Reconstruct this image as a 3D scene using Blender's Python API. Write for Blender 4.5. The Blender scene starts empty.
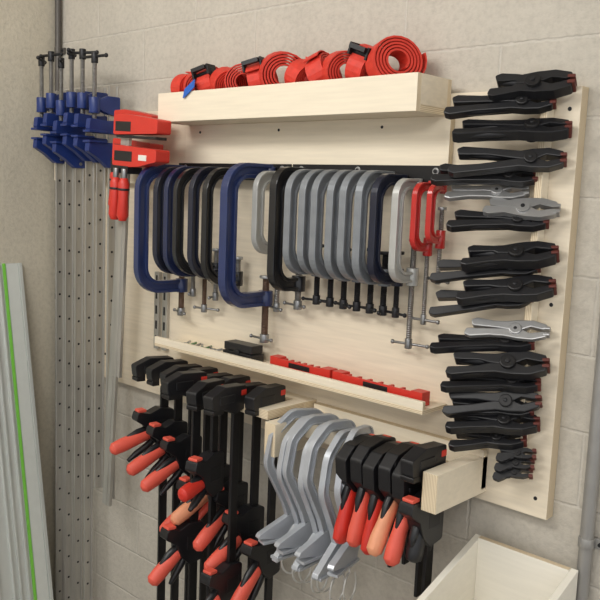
import bpy, bmesh, math, random
from mathutils import Vector, Matrix
random.seed(7)
sc=bpy.context.scene
sc.view_settings.view_transform='Standard'

# ---------------------------------------------------------------- materials
def lin(c):
    return tuple(((x/255)/12.92 if x/255<=.04045 else (((x/255)+.055)/1.055)**2.4) for x in c)+(1,)
MATS={}
def mat(name,rgb,rough=.5,metal=0,var=.06,scale=30,bump=0,stretch=(1,1,1),coat=0):
    m=bpy.data.materials.new(name);m.use_nodes=True;nt=m.node_tree;N=nt.nodes;L=nt.links
    b=N['Principled BSDF'];b.inputs['Roughness'].default_value=rough;b.inputs['Metallic'].default_value=metal
    if coat:b.inputs['Coat Weight'].default_value=coat
    tc=N.new('ShaderNodeTexCoord');mp=N.new('ShaderNodeMapping');mp.inputs['Scale'].default_value=stretch
    no=N.new('ShaderNodeTexNoise');no.inputs['Scale'].default_value=scale;no.inputs['Detail'].default_value=5
    L.new(tc.outputs['Object'],mp.inputs[0]);L.new(mp.outputs[0],no.inputs['Vector'])
    cr=N.new('ShaderNodeMix');cr.data_type='RGBA'
    c=lin(rgb);cr.inputs['A'].default_value=tuple(max(0,x*(1-var*2.2)) for x in c[:3])+(1,)
    cr.inputs['B'].default_value=tuple(min(1,x*(1+var*2.2)) for x in c[:3])+(1,)
    L.new(no.outputs['Fac'],cr.inputs['Factor']);L.new(cr.outputs['Result'],b.inputs['Base Color'])
    if bump:
        bp=N.new('ShaderNodeBump');bp.inputs['Strength'].default_value=bump;bp.inputs['Distance'].default_value=.002
        L.new(no.outputs['Fac'],bp.inputs['Height']);L.new(bp.outputs[0],b.inputs['Normal'])
    MATS[name]=m;return m
mat('birch_ply',(228,215,192),.55,var=.07,scale=9,stretch=(1,6,14),bump=.1)
mat('birch_ply_light',(234,222,199),.55,var=.05,scale=9,stretch=(1,6,14))
mat('bin_ply',(238,233,220),.5,var=.03,scale=9,stretch=(1,6,14))
mat('steel_screw',(150,150,150),.35,.9)
mat('bright_steel',(172,172,172),.38,.75)
mat('bar_steel',(182,179,172),.38,.6,var=.12,scale=14,stretch=(4,4,.6))
mat('cast_grey',(134,138,143),.42,.3,var=.1,bump=.2)
mat('light_grey_cast',(186,186,182),.4,.35,var=.06)
mat('alu_grey',(186,190,196),.36,.35,var=.05)
mat('navy_paint',(28,38,72),.32,0,var=.1,coat=.35)
mat('dark_navy',(23,28,47),.34,0,var=.1,coat=.3)
mat('blue_paint',(36,50,94),.3,0,var=.08,coat=.4)
mat('sash_blue',(32,52,112),.4,0,var=.14)
mat('black_paint',(24,25,29),.3,0,var=.1,coat=.3)
mat('black_plastic',(25,25,28),.4,0,var=.1)
mat('black_oxide',(36,35,36),.4,.4)
mat('dark_steel',(48,48,50),.45,.6)
mat('red_plastic',(204,52,40),.42,0,var=.05)
mat('coral_grip',(224,92,74),.48,0,var=.05)
mat('tan_grip',(228,154,116),.5,0,var=.05)
mat('red_paint',(186,42,38),.3,0,coat=.4)
mat('orange_pad',(92,40,32),.55)
mat('red_strap',(208,56,40),.6,var=.12,scale=70,bump=.3)
mat('blue_tape',(34,96,190),.5)
mat('green_strip',(126,204,76),.5)
mat('green_bit',(96,128,86),.5)
mat('white_label',(225,222,214),.5)
mat('rail_alu',(208,211,206),.4,.3,var=.04,stretch=(1,1,.2))
mat('rail_white',(216,219,213),.45,.1,var=.03)
mat('conduit_grey',(158,156,152),.45,.4)
mat('conduit_dark',(92,88,84),.5,.3)
mat('wire_white',(215,214,210),.35,.4)
mat('ceiling_paint',(225,222,215),.8)
mat('concrete_floor',(140,136,130),.8,var=.1,scale=6,bump=.2)
def edge_mat(name,axis):
    m=bpy.data.materials.new(name);m.use_nodes=True;nt=m.node_tree;N=nt.nodes;L=nt.links
    b=N['Principled BSDF'];b.inputs['Roughness'].default_value=.65
    tc=N.new('ShaderNodeTexCoord');w=N.new('ShaderNodeTexWave');w.bands_direction=axis
    w.inputs['Scale'].default_value=90;w.inputs['Distortion'].default_value=.5
    L.new(tc.outputs['Object'],w.inputs['Vector'])
    mx=N.new('ShaderNodeMix');mx.data_type='RGBA';mx.inputs['A'].default_value=lin((194,170,134));mx.inputs['B'].default_value=lin((238,224,196))
    L.new(w.outputs['Fac'],mx.inputs['Factor']);L.new(mx.outputs['Result'],b.inputs['Base Color']);MATS[name]=m
for ax in 'XYZ': edge_mat('ply_edge_'+ax,ax)
def thread_mat(name,rgb,metal):
    m=mat(name,rgb,.4,metal);nt=m.node_tree;N=nt.nodes;L=nt.links;b=N['Principled BSDF']
    tc=N.new('ShaderNodeTexCoord');w=N.new('ShaderNodeTexWave');w.bands_direction='Z';w.inputs['Scale'].default_value=75
    L.new(tc.outputs['Object'],w.inputs['Vector']);bp=N.new('ShaderNodeBump');bp.inputs['Strength'].default_value=.9;bp.inputs['Distance'].default_value=.002
    L.new(w.outputs['Fac'],bp.inputs['Height']);L.new(bp.outputs[0],b.inputs['Normal'])
thread_mat('thread_black',(40,40,42),.5)
thread_mat('thread_steel',(160,158,155),.85)
thread_mat('thread_brown',(120,98,84),.7)
def wall_mat(name,rgb,mortar,joints=True):
    m=bpy.data.materials.new(name);m.use_nodes=True;nt=m.node_tree;N=nt.nodes;L=nt.links
    b=N['Principled BSDF'];b.inputs['Roughness'].default_value=.85
    tc=N.new('ShaderNodeTexCoord')
    no=N.new('ShaderNodeTexNoise');no.inputs['Scale'].default_value=2.6;no.inputs['Detail'].default_value=10;no.inputs['Roughness'].default_value=.72
    L.new(tc.outputs['Object'],no.inputs['Vector'])
    n2=N.new('ShaderNodeTexNoise');n2.inputs['Scale'].default_value=70;n2.inputs['Detail'].default_value=8;n2.inputs['Roughness'].default_value=.65
    L.new(tc.outputs['Object'],n2.inputs['Vector'])
    mx=N.new('ShaderNodeMix');mx.data_type='RGBA';c=lin(rgb)
    mx.inputs['A'].default_value=tuple(x*.74 for x in c[:3])+(1,);mx.inputs['B'].default_value=tuple(min(1,x*1.24) for x in c[:3])+(1,)
    L.new(no.outputs['Fac'],mx.inputs['Factor'])
    mp=N.new('ShaderNodeMix');mp.data_type='RGBA';mp.blend_type='MULTIPLY';mp.inputs['Factor'].default_value=.3
    rp=N.new('ShaderNodeMapRange');rp.inputs['From Min'].default_value=.32;rp.inputs['From Max'].default_value=.55;rp.inputs['To Min'].default_value=.55;rp.inputs['To Max'].default_value=1
    L.new(n2.outputs['Fac'],rp.inputs['Value']);L.new(mx.outputs['Result'],mp.inputs['A']);L.new(rp.outputs[0],mp.inputs['B'])
    out=mp.outputs['Result'];h=n2.outputs['Fac']
    if joints:
        sp=N.new('ShaderNodeSeparateXYZ');L.new(tc.outputs['Object'],sp.inputs[0])
        cb=N.new('ShaderNodeCombineXYZ');ad=N.new('ShaderNodeMath');ad.inputs[1].default_value=.04
        L.new(sp.outputs['Z'],ad.inputs[0]);L.new(sp.outputs['X'],cb.inputs['X']);L.new(ad.outputs[0],cb.inputs['Y'])
        vm=N.new('ShaderNodeVectorMath');vm.operation='SCALE';vm.inputs['Scale'].default_value=.009
        L.new(n2.outputs['Color'],vm.inputs[0]);va=N.new('ShaderNodeVectorMath');L.new(cb.outputs[0],va.inputs[0]);L.new(vm.outputs[0],va.inputs[1])
        br=N.new('ShaderNodeTexBrick');br.offset=.5
        for k,v in (('Scale',1),('Mortar Size',.0045),('Mortar Smooth',.8),('Brick Width',.48),('Row Height',.15),('Bias',0)): br.inputs[k].default_value=v
        L.new(va.outputs[0],br.inputs['Vector'])
        m2=N.new('ShaderNodeMix');m2.data_type='RGBA';m2.inputs['B'].default_value=lin(mortar)
        f=N.new('ShaderNodeMath');f.operation='MULTIPLY';f.inputs[1].default_value=.45
        L.new(br.outputs['Fac'],f.inputs[0]);L.new(f.outputs[0],m2.inputs['Factor']);L.new(out,m2.inputs['A']);out=m2.outputs['Result']
        s=N.new('ShaderNodeMath');s.operation='MULTIPLY_ADD';s.inputs[1].default_value=-1.0;L.new(br.outputs['Fac'],s.inputs[0]);L.new(n2.outputs['Fac'],s.inputs[2]);h=s.outputs[0]
    bp=N.new('ShaderNodeBump');bp.inputs['Strength'].default_value=.55;bp.inputs['Distance'].default_value=.0045
    L.new(h,bp.inputs['Height']);L.new(bp.outputs[0],b.inputs['Normal'])
    L.new(out,b.inputs['Base Color']);MATS[name]=m
wall_mat('painted_block',(197,190,177),(214,208,197))
wall_mat('plaster_wall',(200,192,174),(0,0,0),False)

# ---------------------------------------------------------------- mesh builder
class M:
    def __init__(s,name): s.n=name;s.v=[];s.f=[];s.mi=[];s.sm=[];s.m=[]
    def _m(s,m):
        if m not in s.m:s.m.append(m)
        return s.m.index(m)
    def add(s,vs,fs,m,smooth=False):
        o=len(s.v);s.v+= [Vector(p) for p in vs];i=s._m(m)
        for k,f in enumerate(fs):
            s.f.append([o+x for x in f]);s.mi.append(i);s.sm.append(smooth if isinstance(smooth,bool) else smooth[k])
    def box(s,x0,x1,y0,y1,z0,z1,m,em=None):
        vs=[(x,y,z) for x in(x0,x1) for y in(y0,y1) for z in(z0,z1)]
        fs=[(0,1,3,2),(4,6,7,5),(0,4,5,1),(2,3,7,6),(0,2,6,4),(1,5,7,3)]
        s.add(vs,fs,m)
        if em:
            j=s._m(em[0])
            for ax in em[1]:
                for k in {'x':(0,1),'y':(2,3),'z':(4,5)}[ax]: s.mi[len(s.mi)-6+k]=j
    def prism(s,poly,org,ax,ay,th,m):
        ax=Vector(ax).normalized();ay=Vector(ay);ay=(ay-ax*ay.dot(ax)).normalized();az=ax.cross(ay);org=Vector(org)
        n=len(poly);vs=[org+ax*p[0]+ay*p[1]+az*t for t in(-th/2,th/2) for p in poly]
        fs=[list(range(n))[::-1],list(range(n,2*n))]+[(i,(i+1)%n,n+(i+1)%n,n+i) for i in range(n)]
        s.add(vs,fs,m)
    def cyl(s,p0,p1,r,m,r1=None,n=14):
        s.tube([p0,p1],[r,r if r1 is None else r1],m,n)
    def tube(s,pts,r,m,n=12,flat=1.0,up=None):
        pts=[Vector(p) for p in pts]
        if not hasattr(r,'__len__'): r=[r]*len(pts)
        t0=(pts[1]-pts[0]).normalized()
        a=Vector(up) if up else (Vector((1,0,0)) if abs(t0.x)<.9 else Vector((0,0,1)))
        vs=[];
        for i,p in enumerate(pts):
            t=((pts[min(i+1,len(pts)-1)]-pts[max(i-1,0)])).normalized()
            a=(a-t*a.dot(t)).normalized();b=t.cross(a)
            for k in range(n):
                an=2*math.pi*k/n;vs.append(p+a*math.cos(an)*r[i]*flat+b*math.sin(an)*r[i])
        fs=[];sm=[]
        for i in range(len(pts)-1):
            for k in range(n):
                fs.append((i*n+k,i*n+(k+1)%n,(i+1)*n+(k+1)%n,(i+1)*n+k));sm.append(True)
        fs.append(list(range(n))[::-1]);sm.append(False);fs.append([len(vs)-n+k for k in range(n)]);sm.append(False)
        s.add(vs,fs,m,sm)
    def band(s,pts,w,h,nrm,m,closed=False):
        pts=[Vector(p) for p in pts];nrm=Vector(nrm).normalized();n=len(pts);vs=[]
        for i,p in enumerate(pts):
            if closed: t=pts[(i+1)%n]-pts[(i-1)%n]
            else: t=pts[min(i+1,n-1)]-pts[max(i-1,0)]
            q=t.normalized().cross(nrm).normalized()
            ww=w[i] if hasattr(w,'__len__') else w
            vs+=[p+q*ww/2+nrm*h/2,p-q*ww/2+nrm*h/2,p-q*ww/2-nrm*h/2,p+q*ww/2-nrm*h/2]
        fs=[];R=n if closed else n-1
        for i in range(R):
            j=(i+1)%n
            for k in range(4): fs.append((i*4+k,i*4+(k+1)%4,j*4+(k+1)%4,j*4+k))
        if not closed: fs+= [(0,3,2,1),((n-1)*4,(n-1)*4+1,(n-1)*4+2,(n-1)*4+3)]
        s.add(vs,fs,m)
    def ball(s,c,r,m,n=10,sc3=(1,1,1)):
        c=Vector(c);vs=[];fs=[]
        R=n//2+1
        for i in range(1,R):
            th=math.pi*i/R
            for k in range(n):
                ph=2*math.pi*k/n;vs.append(c+Vector((r*sc3[0]*math.sin(th)*math.cos(ph),r*sc3[1]*math.sin(th)*math.sin(ph),r*sc3[2]*math.cos(th))))
        for i in range(R-2):
            for k in range(n): fs.append((i*n+k,(i+1)*n+k,(i+1)*n+(k+1)%n,i*n+(k+1)%n))
        a=len(vs);vs+=[c+Vector((0,0,r*sc3[2])),c-Vector((0,0,r*sc3[2]))]
        for k in range(n): fs.append((a,k,(k+1)%n));fs.append((a+1,(R-2)*n+(k+1)%n,(R-2)*n+k))
        s.add(vs,fs,m,True)
    def rot(s,pivot,axis,deg):
        R=Matrix.Rotation(math.radians(deg),3,axis);pv=Vector(pivot);s.v=[pv+R@(p-pv) for p in s.v]
    def done(s,bevel=.0015,seg=2,origin=None):
        me=bpy.data.meshes.new(s.n);o=Vector(origin) if origin else Vector((0,0,0))
        me.from_pydata([p-o for p in s.v],[],s.f);me.update()
        for k in s.m: me.materials.append(MATS[k])
        for p,i,sm in zip(me.polygons,s.mi,s.sm): p.material_index=i;p.use_smooth=sm
        ob=bpy.data.objects.new(s.n,me);sc.collection.objects.link(ob);ob.location=o
        bm=bmesh.new();bm.from_mesh(me);bmesh.ops.recalc_face_normals(bm,faces=bm.faces);bm.to_mesh(me);bm.free()
        if bevel:
            md=ob.modifiers.new('Bevel','BEVEL');md.width=bevel;md.segments=seg;md.limit_method='ANGLE';md.angle_limit=math.radians(40)
        return ob
def fillet(pts,r,n=6,closed=False):
    P=[Vector(p) for p in pts];N=len(P);out=[]
    for i,p in enumerate(P):
        if not closed and i in(0,N-1): out.append(p);continue
        a=P[i-1]-p;b=P[(i+1)%N]-p;rr=r[i] if hasattr(r,'__len__') else r
        ang=a.angle(b)
        if rr<=0 or ang>3.1: out.append(p);continue
        d=min(rr/math.tan(ang/2),a.length*.49,b.length*.49);R=d*math.tan(ang/2)
        an,bn=a.normalized(),b.normalized();c=p+(an+bn).normalized()*(R/math.sin(ang/2))
        u=p+an*d-c;w=p+bn*d-c;tot=u.angle(w)
        for k in range(n+1):
            t=k/n
            if tot<1e-4: q=u
            else: q=(u*math.sin((1-t)*tot)+w*math.sin(t*tot))/math.sin(tot)
            out.append(c+q)
    return out
def fil2(pts,r,n=4): return [(p.x,p.y) for p in fillet([Vector((a,b,0)) for a,b in pts],r,n,True)]

# ---------------------------------------------------------------- room
w=M('wall_back');w.box(0,4.6,0,.12,0,2.75,'painted_block');w.done(0)
w=M('wall_left');w.box(-.12,0,-4.2,.12,0,2.75,'plaster_wall');w.done(0)
w=M('floor');w.box(-.12,4.6,-4.2,.12,-.1,0,'concrete_floor');w.done(0)
w=M('ceiling');w.box(-.12,4.6,-4.2,.12,2.75,2.85,'ceiling_paint');w.done(0)

# ---------------------------------------------------------------- plywood panel etc
p=M('plywood_panel');p.box(.27,1.866,-.03,-.001,.972,1.811,'birch_ply',('ply_edge_Y','xz'))
for x,z in ((.33,1.05),(1.84,1.01),(1.84,1.40),(1.845,1.77),(1.2,1.02)):p.cyl((x,-.0315,z),(x,-.029,z),.004,'dark_steel')
p.done(.001)
p=M('backing_board');p.box(.738,1.597,-.046,-.0305,1.640,1.764,'birch_ply_light',('ply_edge_Y','xz'))
for x in(.80,1.10,1.42):p.cyl((x,-.0475,1.745),(x,-.045,1.745),.0035,'dark_steel')
p.done(.001)
p=M('trough_shelf')
p.box(.752,1.584,-.153,-.139,1.764,1.8385,'birch_ply_light',('ply_edge_Y','x'))
p.box(.752,1.584,-.139,-.031,1.764,1.778,'birch_ply',('ply_edge_Z','x'))
p.box(.752,1.584,-.045,-.031,1.778,1.8385,'birch_ply',('ply_edge_Y','x'))
p.box(1.570,1.584,-.139,-.045,1.778,1.8385,'birch_ply')
p.box(.752,.766,-.139,-.045,1.778,1.8385,'birch_ply')
p.box(.766,1.570,-.139,-.045,1.806,1.815,'birch_ply')
p.done(.001)
p=M('steel_rail')
for a,b in((.715,1.150),(1.156,1.602)):
    p.box(a,b,-.050,-.0465,1.624,1.662,'black_oxide');p.box(a,b,-.072,-.0465,1.620,1.624,'black_oxide')
for x in(.745,1.12,1.185,1.36,1.57):
    p.cyl((x,-.051,1.650),(x,-.0495,1.650),.008,'bright_steel');p.cyl((x,-.054,1.650),(x,-.050,1.650),.0045,'dark_steel',n=6)
p.done(.0006)
p=M('ledge_tray')
p.box(.711,1.622,-.122,-.031,1.149,1.158,'birch_ply_light',('ply_edge_Z','xy'))
p.box(.711,1.622,-.122,-.112,1.158,1.176,'birch_ply_light',('ply_edge_Y','x'))
p.done(.001)

# ---------------------------------------------------------------- clamp racks
AX=[.765+.062*i for i in range(8)]
p=M('clamp_comb_rack')
p.box(.70,1.25,-.075,-.031,1.058,1.09,'birch_ply_light',('ply_edge_Z','xy'))
for i in range(9):
    x=.734+.062*i
    p.box(x-.019,x+.019,-.20,-.075,1.068,1.09,'birch_ply_light',('ply_edge_Z','xy'))
p.box(.70,1.25,-.05,-.031,1.00,1.058,'birch_ply')
p.done(.001)
p=M('clamp_hanging_rack')
for x in(1.275,1.712):
    p.box(x-.017,x+.017,-.217,-.031,.992,1.07,'birch_ply_light',('ply_edge_X','y'))
p.box(1.292,1.695,-.115,-.098,1.02,1.06,'birch_ply_light',('ply_edge_Y','z'))
p.box(1.258,1.729,-.05,-.031,1.0,1.085,'birch_ply_light',('ply_edge_Y','z'))
p.done(.001)

# ---------------------------------------------------------------- C clamps
def c_clamp(X,d,zt,zb,col,zend,scr='thread_black',zpad=None,t=.024,th=.017,yaw=0,ys=-.062,hdl=.08,hang=0,name='c_clamp'):
    c=M(name);a=.010
    R=min(.055,d*.6,(zt-zb)*.3)
    def off(o):
        q=[(X,ys,zt-a+o),(X,ys-d+t/2-o,zt-a+o),(X,ys-d+t/2-o,zb-o),(X,ys,zb-o)]
        return fillet(q,R+o,8)
    c.band(off(0),t*.9,th*.45,(1,0,0),col)
    c.band(off(t*.38),t*.26,th,(1,0,0),col)
    c.band(off(-t*.38),t*.26,th,(1,0,0),col)
    c.cyl((X,ys,zt+.002),(X,ys,zt-.022),th*.58,col)
    c.cyl((X,ys,zb-.019),(X,ys,zb+.019),th*.78,col)
    if zpad is None: zpad=zb+.05
    r=th*.36
    dk=scr=='thread_black'
    c.cyl((X,ys,zend),(X,ys,zpad),r,scr)
    c.cyl((X,ys,zpad),(X,ys,zpad+.007),r*2.0,'dark_steel' if dk else 'bright_steel')
    c.cyl((X,ys,zend-.004),(X,ys,zend+.018),r*1.35,'dark_steel' if dk else 'steel_screw')
    hm='dark_steel' if dk else 'steel_screw'
    an=math.radians(hang);dx,dy=math.cos(an)*hdl/2,math.sin(an)*hdl/2;z=zend+.006
    sh=random.uniform(-.3,.3)
    p0=(X+dx*(1+sh),ys-dy*(1+sh),z);p1=(X-dx*(1-sh),ys+dy*(1-sh)*.4,z)
    c.cyl(p0,p1,.0032,hm,n=8);c.ball(p0,.0052,hm,8);c.ball(p1,.0052,hm,8)
    if yaw: c.rot((X,ys,0),'Z',yaw)
    return c.done(.0012,origin=(X,ys,zt))
c_clamp(.753,.150,1.648,1.322,'blue_paint',1.240,'thread_brown',t=.033,th=.022,yaw=-4,hang=20)
c_clamp(.803,.140,1.646,1.375,'dark_navy',1.300,'thread_steel',yaw=3,hang=60)
c_clamp(.852,.138,1.648,1.372,'navy_paint',1.262,'thread_brown',yaw=0,hang=-20)
c_clamp(.898,.136,1.645,1.380,'black_paint',1.300,'thread_steel',yaw=-5,hang=70)
c_clamp(.942,.136,1.648,1.375,'dark_navy',1.318,'thread_black',yaw=3,hang=40)
c_clamp(.985,.134,1.646,1.365,'black_paint',1.300,'thread_steel',yaw=6,hang=0)
c_clamp(1.090,.156,1.652,1.326,'blue_paint',1.215,'thread_brown',t=.036,th=.024,yaw=2,hang=10)
c_clamp(1.130,.088,1.640,1.455,'light_grey_cast',1.300,'thread_steel',t=.026,zpad=1.56,yaw=0,hang=30)
c_clamp(1.202,.100,1.648,1.375,'black_paint',1.315,'thread_steel',t=.030,th=.022,hang=15)
for i,x in enumerate((1.262,1.305,1.346,1.386,1.424,1.461)):
    c_clamp(x,.112,1.646,1.418+.003*math.sin(i*2),'cast_grey',1.335,'thread_black',t=.024,th=.019,yaw=random.uniform(-3,3),hang=random.choice((-15,25,70,10)),hdl=.07)
c_clamp(1.496,.100,1.640,1.42,'dark_navy',1.335,'thread_black',hang=20,hdl=.07)
c_clamp(1.535,.078,1.632,1.425,'light_grey_cast',1.272,'thread_steel',t=.022,th=.017,zpad=1.50,hang=-10,hdl=.085)
c_clamp(1.570,.060,1.628,1.492,'red_paint',1.330,'thread_steel',t=.017,th=.013,zpad=1.57,hang=0,hdl=.07)
c_clamp(1.600,.050,1.626,1.510,'red_paint',1.420,'thread_steel',t=.016,th=.013,zpad=1.57,hang=30,hdl=.08)

# ---------------------------------------------------------------- sash clamps (corner)
def sash(X,zb,j):
    c=M('sash_clamp');y=-.078
    c.box(X-.0035,X+.0035,y-.013,y+.013,zb,1.885,'bar_steel')
    c.box(X-.010,X+.010,y+.011,y+.015,zb,1.885,'bar_steel')
    z=zb+.04
    while z<1.66:
        c.cyl((X-.0042,y,z),(X+.0042,y,z),.0042,'dark_steel',n=8);z+=.075
    dz=.014*math.sin(j*2.3)
    c.prism(fil2([(.020,.030),(-.020,.030),(-.058,.014),(-.058,-.010),(-.020,-.022),(.020,-.030)],.005),(X,y,1.835+dz),(0,1,0),(0,0,1),.022,'sash_blue')
    c.cyl((X,y-.062,1.812+dz),(X,y-.062,1.858+dz),.016,'sash_blue')
    c.prism(fil2([(.018,.022),(-.020,.018),(-.082,.022),(-.086,-.010),(-.060,-.020),(.018,-.020)],.005),(X,y,1.775+dz),(0,1,0),(0,0,1),.022,'sash_blue')
    c.box(X-.018,X+.018,y-.090,y-.030,1.756+dz,1.763+dz,'sash_blue')
    c.prism(fil2([(.020,.024),(-.085,.024),(-.088,-.004),(-.055,-.022),(-.018,-.050),(.020,-.050)],.006),(X,y,1.705+dz),(0,1,0),(0,0,1),.022,'sash_blue')
    c.box(X-.018,X+.018,y-.090,y-.030,1.727+dz,1.733+dz,'sash_blue')
    c.cyl((X-.014,y,1.668+dz),(X+.014,y,1.668+dz),.005,'steel_screw')
    ys=y-.062
    c.cyl((X,ys,1.78+dz),(X,ys,1.975+dz),.0065,'thread_steel')
    c.cyl((X,ys,1.955+dz),(X,ys,1.985+dz),.010,'dark_steel')
    a=random.uniform(-.9,.9);dx,dy=math.cos(a)*.05,math.sin(a)*.05;zz=1.974+dz
    c.cyl((X-dx,ys-dy,zz),(X+dx,ys+dy,zz),.0045,'dark_steel',n=8)
    c.ball((X-dx,ys-dy,zz),.0065,'dark_steel',8);c.ball((X+dx,ys+dy,zz),.0065,'dark_steel',8)
    c.done(.001,origin=(X,y,zb))
for j,(x,zb) in enumerate(((.130,.06),(.188,.06),(.246,.06),(.306,.08),(.366,.62),(.430,.60))): sash(x,zb,j)
p=M('hanging_cleat');p.box(.06,.60,-.055,-.031,1.60,1.66,'birch_ply');p.box(.06,.268,-.031,-.001,1.60,1.66,'birch_ply');p.done(.001)

# ---------------------------------------------------------------- red parallel clamps
def parallel(X,y,zt,zb,tilt,L=.19):
    c=M('parallel_clamp')
    c.box(X-.019,X+.019,y-.005,y+.005,zb,zt-.02,'bar_steel')
    c.box(X-.006,X+.006,y-.0065,y+.0065,zb,zt-.02,'bar_steel')
    up=fil2([(-.03,.026),(.02,.030),(L*.6,.024),(L,.018),(L,-.018),(-.03,-.026)],.006)
    c.prism(up,(X,y,zt-.03),(1,0,0),(0,0,1),.045,'red_plastic')
    c.box(X-.022,X+L-.01,y-.018,y+.018,zt-.063,zt-.056,'black_plastic')
    c.box(X-.02,X+.05,y-.0235,y-.022,zt-.046,zt-.020,'black_plastic')
    lo=fil2([(-.03,.028),(L,.022),(L,-.010),(L*.55,-.026),(.02,-.032),(-.03,-.028)],.006)
    c.prism(lo,(X,y,zt-.110),(1,0,0),(0,0,1),.045,'red_plastic')
    c.box(X+.09,X+.125,y-.0238,y-.022,zt-.120,zt-.105,'white_label')
    c.box(X-.02,X+.06,y-.0238,y-.022,zt-.125,zt-.098,'black_plastic')
    c.box(X-.034,X+.045,y-.024,y+.024,zt-.158,zt-.138,'black_plastic')
    for hx in (X+.002,X+.040):
        hy=y-.03
        c.cyl((hx,hy,zt-.145),(hx,hy,zt-.175),.008,'steel_screw')
        c.tube([(hx,hy,zt-.17),(hx,hy,zt-.185),(hx,hy,zt-.22),(hx,hy,zt-.27),(hx,hy,zt-.285)],[.010,.016,.014,.017,.010],'red_plastic',10)
        c.cyl((hx,hy,zt-.197),(hx,hy,zt-.203),.0165,'black_plastic')
    c.rot((X,y,zt),'Y',tilt)
    c.done(.002,origin=(X,y,zt))
parallel(.550,-.110,1.808,.60,4,.15)
parallel(.655,-.182,1.785,1.05,3,.165)

# ---------------------------------------------------------------- straps on shelf
def roll(X,y,z,r,yaw,wid=.042,tilt=0,buckle=False):
    c=M('ratchet_strap');pts=[]
    turns=5;n=turns*22
    for i in range(n+1):
        a=2*math.pi*i/22+.6+yaw*.05;rr=r*(.36+.60*i/n)
        pts.append((X,y+math.cos(a)*rr*1.12,z+math.sin(a)*rr))
    c.band(pts,r*.085,wid,(1,0,0),'red_strap')
    a0=2*math.pi*n/22+.6+yaw*.05
    q=[(X,y+math.cos(a0+t)*r*(1.10+.1*t),z+math.sin(a0+t)*r*(.98+.05*t)) for t in (0,.3,.6,.9,1.2)]
    c.band(q,.003,wid*.9,(1,0,0),'red_strap')
    if buckle:
        bz=z+r*.62;by=y-r*.72
        c.box(X-wid*.62,X-wid*.5,by-.018,by+.018,bz-.010,bz+.016,'black_oxide')
        c.box(X+wid*.5,X+wid*.62,by-.018,by+.018,bz-.010,bz+.016,'black_oxide')
        c.cyl((X-wid*.66,by,bz),(X+wid*.66,by,bz),.0075,'dark_steel')
        c.box(X-wid*.5,X+wid*.5,by-.026,by-.014,bz+.004,bz+.014,'black_plastic')
    if tilt: c.rot((X,y,z),'Y',tilt)
    c.rot((X,y,z),'Z',yaw)
    c.done(.0006,origin=(X,y,z))
for X,r,yaw,tl,bk in ((.800,.040,-5,5,0),(.850,.041,-30,10,0),(.902,.042,12,-15,1),(.960,.042,-20,18,0),(1.020,.045,-45,8,0),(1.085,.044,20,-14,1),(1.155,.054,-35,12,0),(1.222,.041,-5,24,0),(1.282,.046,14,-24,0),(1.345,.047,-30,8,0),(1.405,.047,5,20,1),(1.480,.055,-28,-8,0)):
    roll(X,-.092,1.817+r,r,yaw,tilt=tl,buckle=bool(bk))
c=M('blue_tape_piece');c.prism(fil2([(-.026,-.014),(.024,-.008),(.028,.016),(-.018,.012)],.003),(.880,-.1545,1.842),(1,0,.5),(0,.3,1),.0015,'blue_tape');c.done(0)

# ---------------------------------------------------------------- ledge contents
def block(X0,X1,y,z,yaw):
    c=M('assembly_clamp_block');xm=(X0+X1)/2;L=X1-X0
    c.box(X0,X1,y-.014,y+.014,z,z+.008,'red_plastic')
    c.box(X0,X0+.03,y-.014,y+.014,z+.008,z+.030,'red_plastic');c.box(X1-.03,X1,y-.014,y+.014,z+.008,z+.030,'red_plastic')
    k=7
    for i in range(k):
        x=X0+.035+(L-.07)*i/(k-1);c.box(x-.0035,x+.0035,y-.012,y+.012,z+.008,z+.026,'red_plastic')
    c.box(X0+.03,X1-.03,y-.014,y-.010,z+.008,z+.028,'red_plastic')
    c.box(xm-.035,xm+.035,y-.0145,y-.0138,z+.012,z+.024,'black_plastic')
    c.rot((xm,y,z),'Z',yaw);c.done(.0015,origin=(xm,y,z))
block(1.140,1.340,-.076,1.1585,-1);block(1.348,1.605,-.082,1.1585,-2)
c=M('socket_case')
c.box(.975,1.085,-.10,-.055,1.1585,1.180,'black_plastic');c.box(.978,1.082,-.098,-.057,1.1815,1.202,'black_plastic')
c.box(1.02,1.04,-.103,-.099,1.172,1.186,'dark_steel');c.done(.003)
c=M('small_hardware')
for i in range(7):
    x=.80+i*.021;a=random.uniform(0,3);dx,dy=math.cos(a)*.016,math.sin(a)*.014
    m=('bright_steel','green_bit','steel_screw')[i%3]
    c.cyl((x-dx,-.075-dy,1.162),(x+dx,-.075+dy,1.168),.0035,m,n=8);c.ball((x-dx,-.075-dy,1.1645),.006,m,8)
c.done(.0005)
c=M('slotted_strut')
for x in(.612,.650):
    c.box(x-.011,x+.011,-.042,-.031,1.115,1.345,'bar_steel')
    for k in range(5):c.box(x-.004,x+.004,-.0432,-.041,1.13+k*.045,1.155+k*.045,'dark_steel')
c.done(.001)

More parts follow.
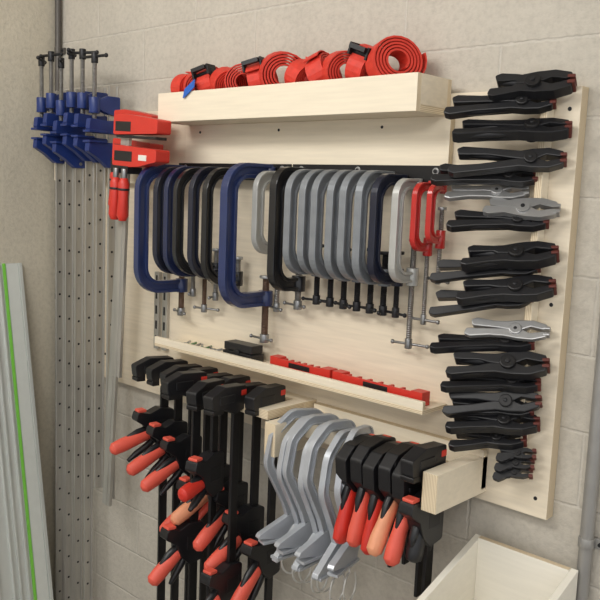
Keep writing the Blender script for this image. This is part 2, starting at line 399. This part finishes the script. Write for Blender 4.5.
# ---------------------------------------------------------------- trigger bar clamps (left group)
def bar_clamp(X,zt,zB,zend,grip,ang,yb=-.125,yaw=0,gl=.095):
    c=M('trigger_bar_clamp')
    c.box(X-.0045,X+.0045,yb-.012,yb+.012,zend,zt-.005,'black_oxide')
    top=fil2([(.020,.006),(.020,-.050),(-.018,-.060),(-.045,-.046),(-.092,-.040),(-.096,-.008),(-.05,.010)],.007)
    c.prism(top,(X,yb,zt),(0,1,0),(0,0,1),.030,'black_plastic')
    c.box(X-.0165,X+.0165,yb-.07,yb-.02,zt-.030,zt-.010,'black_plastic')
    c.prism(fil2([(-.018,0),(.018,0),(.018,-.012),(-.018,-.012)],.004),(X,yb-.074,zt-.040),(0,1,0),(0,0,1),.032,'black_oxide')
    c.box(X-.0156,X+.0156,yb+.002,yb+.0205,zt-.018,zt-.004,'red_plastic')
    body=fil2([(.022,.050),(-.020,.056),(-.050,.044),(-.086,.052),(-.092,.028),(-.060,.006),(-.045,-.030),(-.020,-.055),(.022,-.048)],.008)
    c.prism(body,(X,yb,zB),(0,1,0),(0,0,1),.034,'black_plastic')
    c.box(X-.0175,X+.0175,yb-.030,yb+.010,zB-.015,zB+.022,'dark_steel')
    c.prism(fil2([(-.012,0),(.012,0),(.012,.008),(-.012,.008)],.003),(X,yb-.072,zB+.049),(0,1,0),(0,0,1),.026,'coral_grip')
    ca,sa=math.cos(math.radians(ang)),math.sin(math.radians(ang))
    o=Vector((X,yb-.035,zB-.012))
    def q(l,n=0): return o+Vector((0,-ca*l+sa*n,-sa*l-ca*n))
    c.tube([q(0),q(.02),q(gl*.5),q(gl*.85),q(gl*1.12),q(gl*1.2)],[.014,.0175,.0185,.020,.018,.008],grip,12,flat=.85)
    c.tube([q(.0,-.013),q(gl*.4,-.017),q(gl*.7,-.015)],[.010,.009,.005],'black_plastic',8,flat=1.05)
    c.tube([q(.0,.022),q(.03,.034),q(gl*.6,.042),q(gl*.85,.05)],[.010,.010,.009,.005],'black_plastic' if grip!='tan_grip' else 'coral_grip',10)
    if yaw:c.rot((X,yb,0),'Z',yaw)
    c.done(.0015,origin=(X,yb,zt))
ZB=[.930,.905,.880,.790,.830,.800,.755,.700]
GR=['coral_grip','coral_grip','coral_grip','coral_grip','tan_grip','coral_grip','coral_grip','coral_grip']
for i,x in enumerate(AX):
    bar_clamp(x,1.120+.005*math.sin(i*3),ZB[i],(.30,.34,.30,.32,.30,.34,.30,.36)[i],GR[i],(16,24,26,28,25,34,30,42)[i],yaw=(-10,-6,-7,2,-4,3,-3,4)[i],gl=.108)
bar_clamp(1.010,1.135,.70,.34,'coral_grip',38,yb=-.214,yaw=-6)
bar_clamp(1.080,1.128,.900,.50,'red_plastic',8,yb=-.214,yaw=12,gl=.075)
bar_clamp(1.155,1.13,.64,.34,'coral_grip',36,yb=-.214,yaw=4)

# ---------------------------------------------------------------- grey cast frame clamps (middle)
def cast_clamp(X,dy,dz,yaw,s=1,ft=0):
    c=M('aluminium_bench_clamp')
    P=lambda y,z:(X,dy+y*s,1.0+dz+z*s)
    path=fillet([P(-.086,.045),P(-.094,.078),P(-.165,.084),P(-.212,.045),P(-.226,-.03),P(-.176,-.125),P(-.150,-.195)],[0,.02,.03,.04,.04,.03,0],6)
    c.band(path,.014,.006,(1,0,0),'alu_grey')
    n=len(path)
    def offs(o):
        r=[]
        for i,p in enumerate(path):
            t=(path[min(i+1,n-1)]-path[max(i-1,0)]).normalized();q=t.cross(Vector((1,0,0)));r.append(p+q*o)
        return r
    c.band(offs(.0085),.0035,.015,(1,0,0),'alu_grey');c.band(offs(-.0085),.0035,.015,(1,0,0),'alu_grey')
    foot=fil2([(-.088,-.030),(-.082,-.018),(-.012,.030),(.016,.034),(.032,.016),(.026,-.026)],.005)
    F=Vector(P(-.160,-.190));ca,sa=math.cos(math.radians(ft)),math.sin(math.radians(ft))
    c.prism(foot,F,(0,ca,-sa),(0,sa,ca),.016,'alu_grey')
    c.box(X-.013,X+.013,F.y-.078,F.y+.026,F.z-.034+sa*.03,F.z-.027+sa*.03,'alu_grey')
    lp=[(X,P(-.15,0)[1]+.030*math.cos(a),P(0,-.275)[2]+.036*math.sin(a)) for a in [math.radians(d) for d in range(100,420,20)]]
    c.tube([P(-.155,-.215)]+lp,.0026,'wire_white',8)
    if yaw:c.rot((X,-.1,0),'Z',yaw)
    c.done(.001,origin=(X,-.1,1.06))
for i,(x,dy,dz,yaw,ft) in enumerate(((1.312,-.0,.004,-16,10),(1.337,.0,-.006,-6,-12),(1.362,0,.002,-10,12),(1.386,0,-.010,2,-5),(1.410,0,.0,-3,14),(1.435,0,-.014,7,0),(1.460,.01,-.004,12,14))):
    cast_clamp(x,dy,dz,yaw,1,ft)

# ---------------------------------------------------------------- black one-hand clamps (right group)
def pistol(X,zt,grip,zend,yaw,ang=68,yb=-.125,gl=.1):
    c=M('one_hand_bar_clamp')
    c.box(X-.004,X+.004,yb-.010,yb+.010,zend,zt-.01,'black_oxide')
    head=fil2([(.022,0),(.022,-.085),(-.030,-.112),(-.062,-.108),(-.092,-.078),(-.098,-.030),(-.070,-.004),(-.02,.006)],.010)
    c.prism(head,(X,yb,zt),(0,1,0),(0,0,1),.030,'black_plastic')
    for k in range(4):
        z=zt-.022-k*.019;c.box(X-.0165,X+.0165,yb-.082+k*.003,yb-.004,z-.005,z+.005,'black_plastic')
    c.cyl((X-.017,yb-.005,zt-.018),(X+.017,yb-.005,zt-.018),.008,'dark_steel')
    c.box(X-.010,X+.010,yb-.004,yb+.012,zt-.006,zt+.003,'coral_grip')
    ca,sa=math.cos(math.radians(ang)),math.sin(math.radians(ang));o=Vector((X,yb-.058,zt-.104))
    def q(l,n=0): return o+Vector((0,-ca*l+sa*n,-sa*l-ca*n))
    c.tube([q(-.01),q(.02),q(gl*.5),q(gl*.85),q(gl*1.1),q(gl*1.2)],[.014,.019,.0185,.0215,.020,.009],grip,12,flat=.78)
    c.tube([q(-.01,-.012),q(gl*.2,-.016),q(gl*.5,-.014)],[.010,.009,.004],'black_plastic',8)
    c.tube([q(.0,.030),q(.04,.040),q(gl*.7,.046)],[.011,.010,.006],'black_plastic',10)
    if yaw:c.rot((X,yb,0),'Z',yaw)
    c.done(.0018,origin=(X,yb,zt))
for i,(x,zt,g,ze,yaw,ang) in enumerate(((1.496,1.073,'red_plastic',.86,-3,76),(1.532,1.080,'coral_grip',.84,0,74),(1.568,1.074,'red_plastic',.80,-2,78),(1.604,1.082,'tan_grip',.82,1,58),(1.640,1.076,'coral_grip',.76,0,66))):
    pistol(x,zt,g,ze,yaw,ang)
bar_clamp(1.676,1.100,.955,.74,'black_plastic',75,yb=-.15,yaw=-1,gl=.06)

# ---------------------------------------------------------------- spring clamps in column
p=M('clamp_strip');p.box(1.800,1.815,-.058,-.031,1.06,1.80,'birch_ply_light',('ply_edge_X','yz'));p.done(.001)
def spring(Xj,zj,L,drop,out,kind='black_plastic',twist=35,open_=.030,s=1,name='spring_clamp'):
    c=M(name)
    tip=Vector((Xj,-.052,zj))
    d=Vector((-math.sqrt(max(.01,1-out*out-drop*drop)),-out,-drop)).normalized()
    up=Vector((0,0,1));u=(up-d*up.dot(d)).normalized();v=d.cross(u)
    a=math.radians(twist);sp=u*math.cos(a)+v*math.sin(a)
    bk=kind=='black_plastic'
    th=.024*s if bk else .014*s
    for sg in(1,-1):
        ll=L if sg<0 else L*.93
        poly=[(0,.004),(.004,.014*s),(.03*s,.022*s),(.06*s,.021*s),(.085*s,.017*s),(ll*.7,open_+.005),(ll-.012,open_+.010),(ll,open_+.005),(ll-.004,open_-.008),(ll*.7,open_-.010),(.095*s,.000),(.06*s,-.004),(.035*s,.007*s),(.012*s,.002)]
        poly=[(x,y*sg) for x,y in fil2(poly,.004,3)]
        c.prism(poly,tip,d,sp,th if sg>0 else th*.9,kind)
        m2=(tip+d*(.08*s)+sp*sg*.008);m3=tip+d*(ll-.01)+sp*sg*open_
        if bk: c.tube([m2,(m2+m3)/2,m3],[.008*s,.0105*s,.008*s],kind,10)
        c.prism(fil2([(-.003,-.003),(.010*s,-.003),(.010*s,.004),(-.003,.004)],.002),tip+sp*sg*.006,d,sp*sg,th*1.05,'orange_pad' if bk else 'bright_steel')
    az=d.cross(sp)
    c.cyl(tip+d*.065*s-az*th*.75,tip+d*.065*s+az*th*.75,.013*s,'black_oxide' if bk else 'bright_steel')
    c.cyl(tip+d*.065*s-az*th*.85,tip+d*.065*s+az*th*.85,.004*s,'dark_steel')
    c.done(.0022*s,origin=tip)
# rows: pixel-free list of height, jaw x, length, droop, outward lean, steel?, size, handle opening
rows=[(84,1.86,.155,.06,.30,0,1.1,.016),(101,1.825,.205,.06,.40,0,.9,.012),(128,1.86,.215,.03,.40,0,1.05,.014),(157,1.855,.215,.05,.42,0,.95,.019),(175,1.80,.20,.0,.45,0,.8,.012),(189,1.785,.16,.05,.42,1,.9,.009),(206,1.85,.14,.0,.35,1,1.0,.009),(218,1.83,.19,.04,.42,0,.85,.012),(249,1.855,.18,.12,.42,0,1.15,.015),
 (263,1.82,.21,.12,.42,0,.8,.013),(282,1.855,.185,.14,.42,0,1.1,.014),(296,1.81,.20,.14,.42,0,.8,.017),(328,1.85,.16,.04,.35,1,.95,.011),(342,1.82,.20,.10,.42,0,.8,.012),(362,1.855,.195,.10,.42,0,1.15,.016),(383,1.84,.19,.08,.42,0,.8,.014),(400,1.845,.19,.14,.42,0,1.0,.015),(411,1.83,.17,.08,.42,0,.75,.012),(424,1.845,.18,.10,.42,0,1.0,.014),(444,1.82,.15,.12,.42,0,.85,.016)]
for v,Xj,L,drop,out,k,s_,op in rows:
    zz=1.806-(v-88)*.00190
    spring(Xj,zz,L,drop,out,'black_plastic' if k==0 else 'bright_steel',twist=random.uniform(25,60),open_=op,s=s_)
for z,x in((1.106,1.842),(1.085,1.84),(1.066,1.838)):
    spring(x,z,.075,.1,.4,'black_plastic',40,.010,.5,'mini_spring_clamp')

# ---------------------------------------------------------------- guide rails leaning on the left wall
def guide(yr,wd,h,base):
    c=M('saw_guide_rail');th=.006
    c.box(0,th,yr-wd,yr,0,h,'rail_alu')
    c.box(th,th+.002,yr-.055,yr-.014,0.002,h-.002,'rail_white')
    c.box(th,th+.006,yr-.012,yr,0,h,'rail_alu')
    c.box(th,th+.0045,yr-.068,yr-.058,0,h,'green_strip')
    for k in(.45,.60,.72,.98): c.box(th,th+.009,yr-wd*k,yr-wd*k+.006,0,h,'rail_alu')
    ang=math.degrees(math.asin(base/h));c.rot((0,0,0),'Y',-ang)
    c.v=[p+Vector((base+.001,0,.006)) for p in c.v]
    c.done(.0008,origin=(base,yr,.006))
guide(-.148,.19,1.335,.235)
guide(-.36,.19,1.42,.21)

# ---------------------------------------------------------------- conduits
def pipe(name,x,y,r,m,z0,z1,clips):
    c=M(name);c.cyl((x,y,z0),(x,y,z1),r,m,n=18)
    for z in clips:
        c.cyl((x,y,z-.01),(x,y,z+.01),r*1.18,m);c.box(x,x+r*2.4,y+r*.6,-.001,z-.01,z+.01,m);c.cyl((x+r*1.9,y+r*.2,z),(x+r*1.9,y+r,z),.004,'dark_steel')
    c.done(.0008)
pipe('electrical_conduit',1.945,-.018,.013,'conduit_grey',0,2.75,(.95,1.9))
pipe('electrical_conduit',.018,-.016,.010,'conduit_dark',0,2.75,(2.03,1.2))

# ---------------------------------------------------------------- sloped plywood bin at lower right
p=M('sloped_storage_bin');x0,x1,y0,y1=1.716,1.942,-.50,-.035
def side(xc):
    p.prism([(y0,0),(y1,0),(y1,.897),(y0,.735)],(xc,0,0),(0,1,0),(0,0,1),.014,'bin_ply')
side(x0+.007);side(x1-.007)
p.box(x0+.014,x1-.014,y1-.014,y1,0,.897,'bin_ply',('ply_edge_Y','z'))
p.box(x0+.014,x1-.014,y0,y0+.014,0,.735,'bin_ply',('ply_edge_Y','z'))
p.box(x0+.014,x1-.014,y0+.014,y1-.014,.60,.612,'bin_ply')
p.done(.001)

# ---------------------------------------------------------------- lights
def area(name,loc,target,sx,sy,e,col):
    l=bpy.data.lights.new(name,'AREA');l.shape='RECTANGLE';l.size=sx;l.size_y=sy;l.energy=e;l.color=col
    o=bpy.data.objects.new(name,l);sc.collection.objects.link(o);o.location=loc
    o.rotation_euler=(Vector(target)-Vector(loc)).to_track_quat('-Z','Y').to_euler()
area('ceiling_light',(1.0,-1.7,2.70),(1.1,-.6,1.2),1.4,.5,37,(1,.978,.94))
area('ceiling_light',(3.0,-2.6,2.70),(1.6,0,1.2),1.4,.5,32,(1,.978,.94))
wd=bpy.data.worlds.new('World');sc.world=wd;wd.use_nodes=True
bg=wd.node_tree.nodes['Background'];bg.inputs[0].default_value=(.97,.98,1,1);bg.inputs[1].default_value=.92

# ---------------------------------------------------------------- camera
cam=bpy.data.cameras.new('camera');co=bpy.data.objects.new('camera',cam);sc.collection.objects.link(co)
R=Matrix(((.7296,-.1202,.6732),(.6827,.0711,-.7273),(.0396,.9902,.1340)))
co.matrix_world=Matrix.Translation((2.54,-1.5,1.6))@R.to_4x4()
cam.sensor_width=36;cam.lens=48.72;cam.clip_start=.02
sc.camera=co
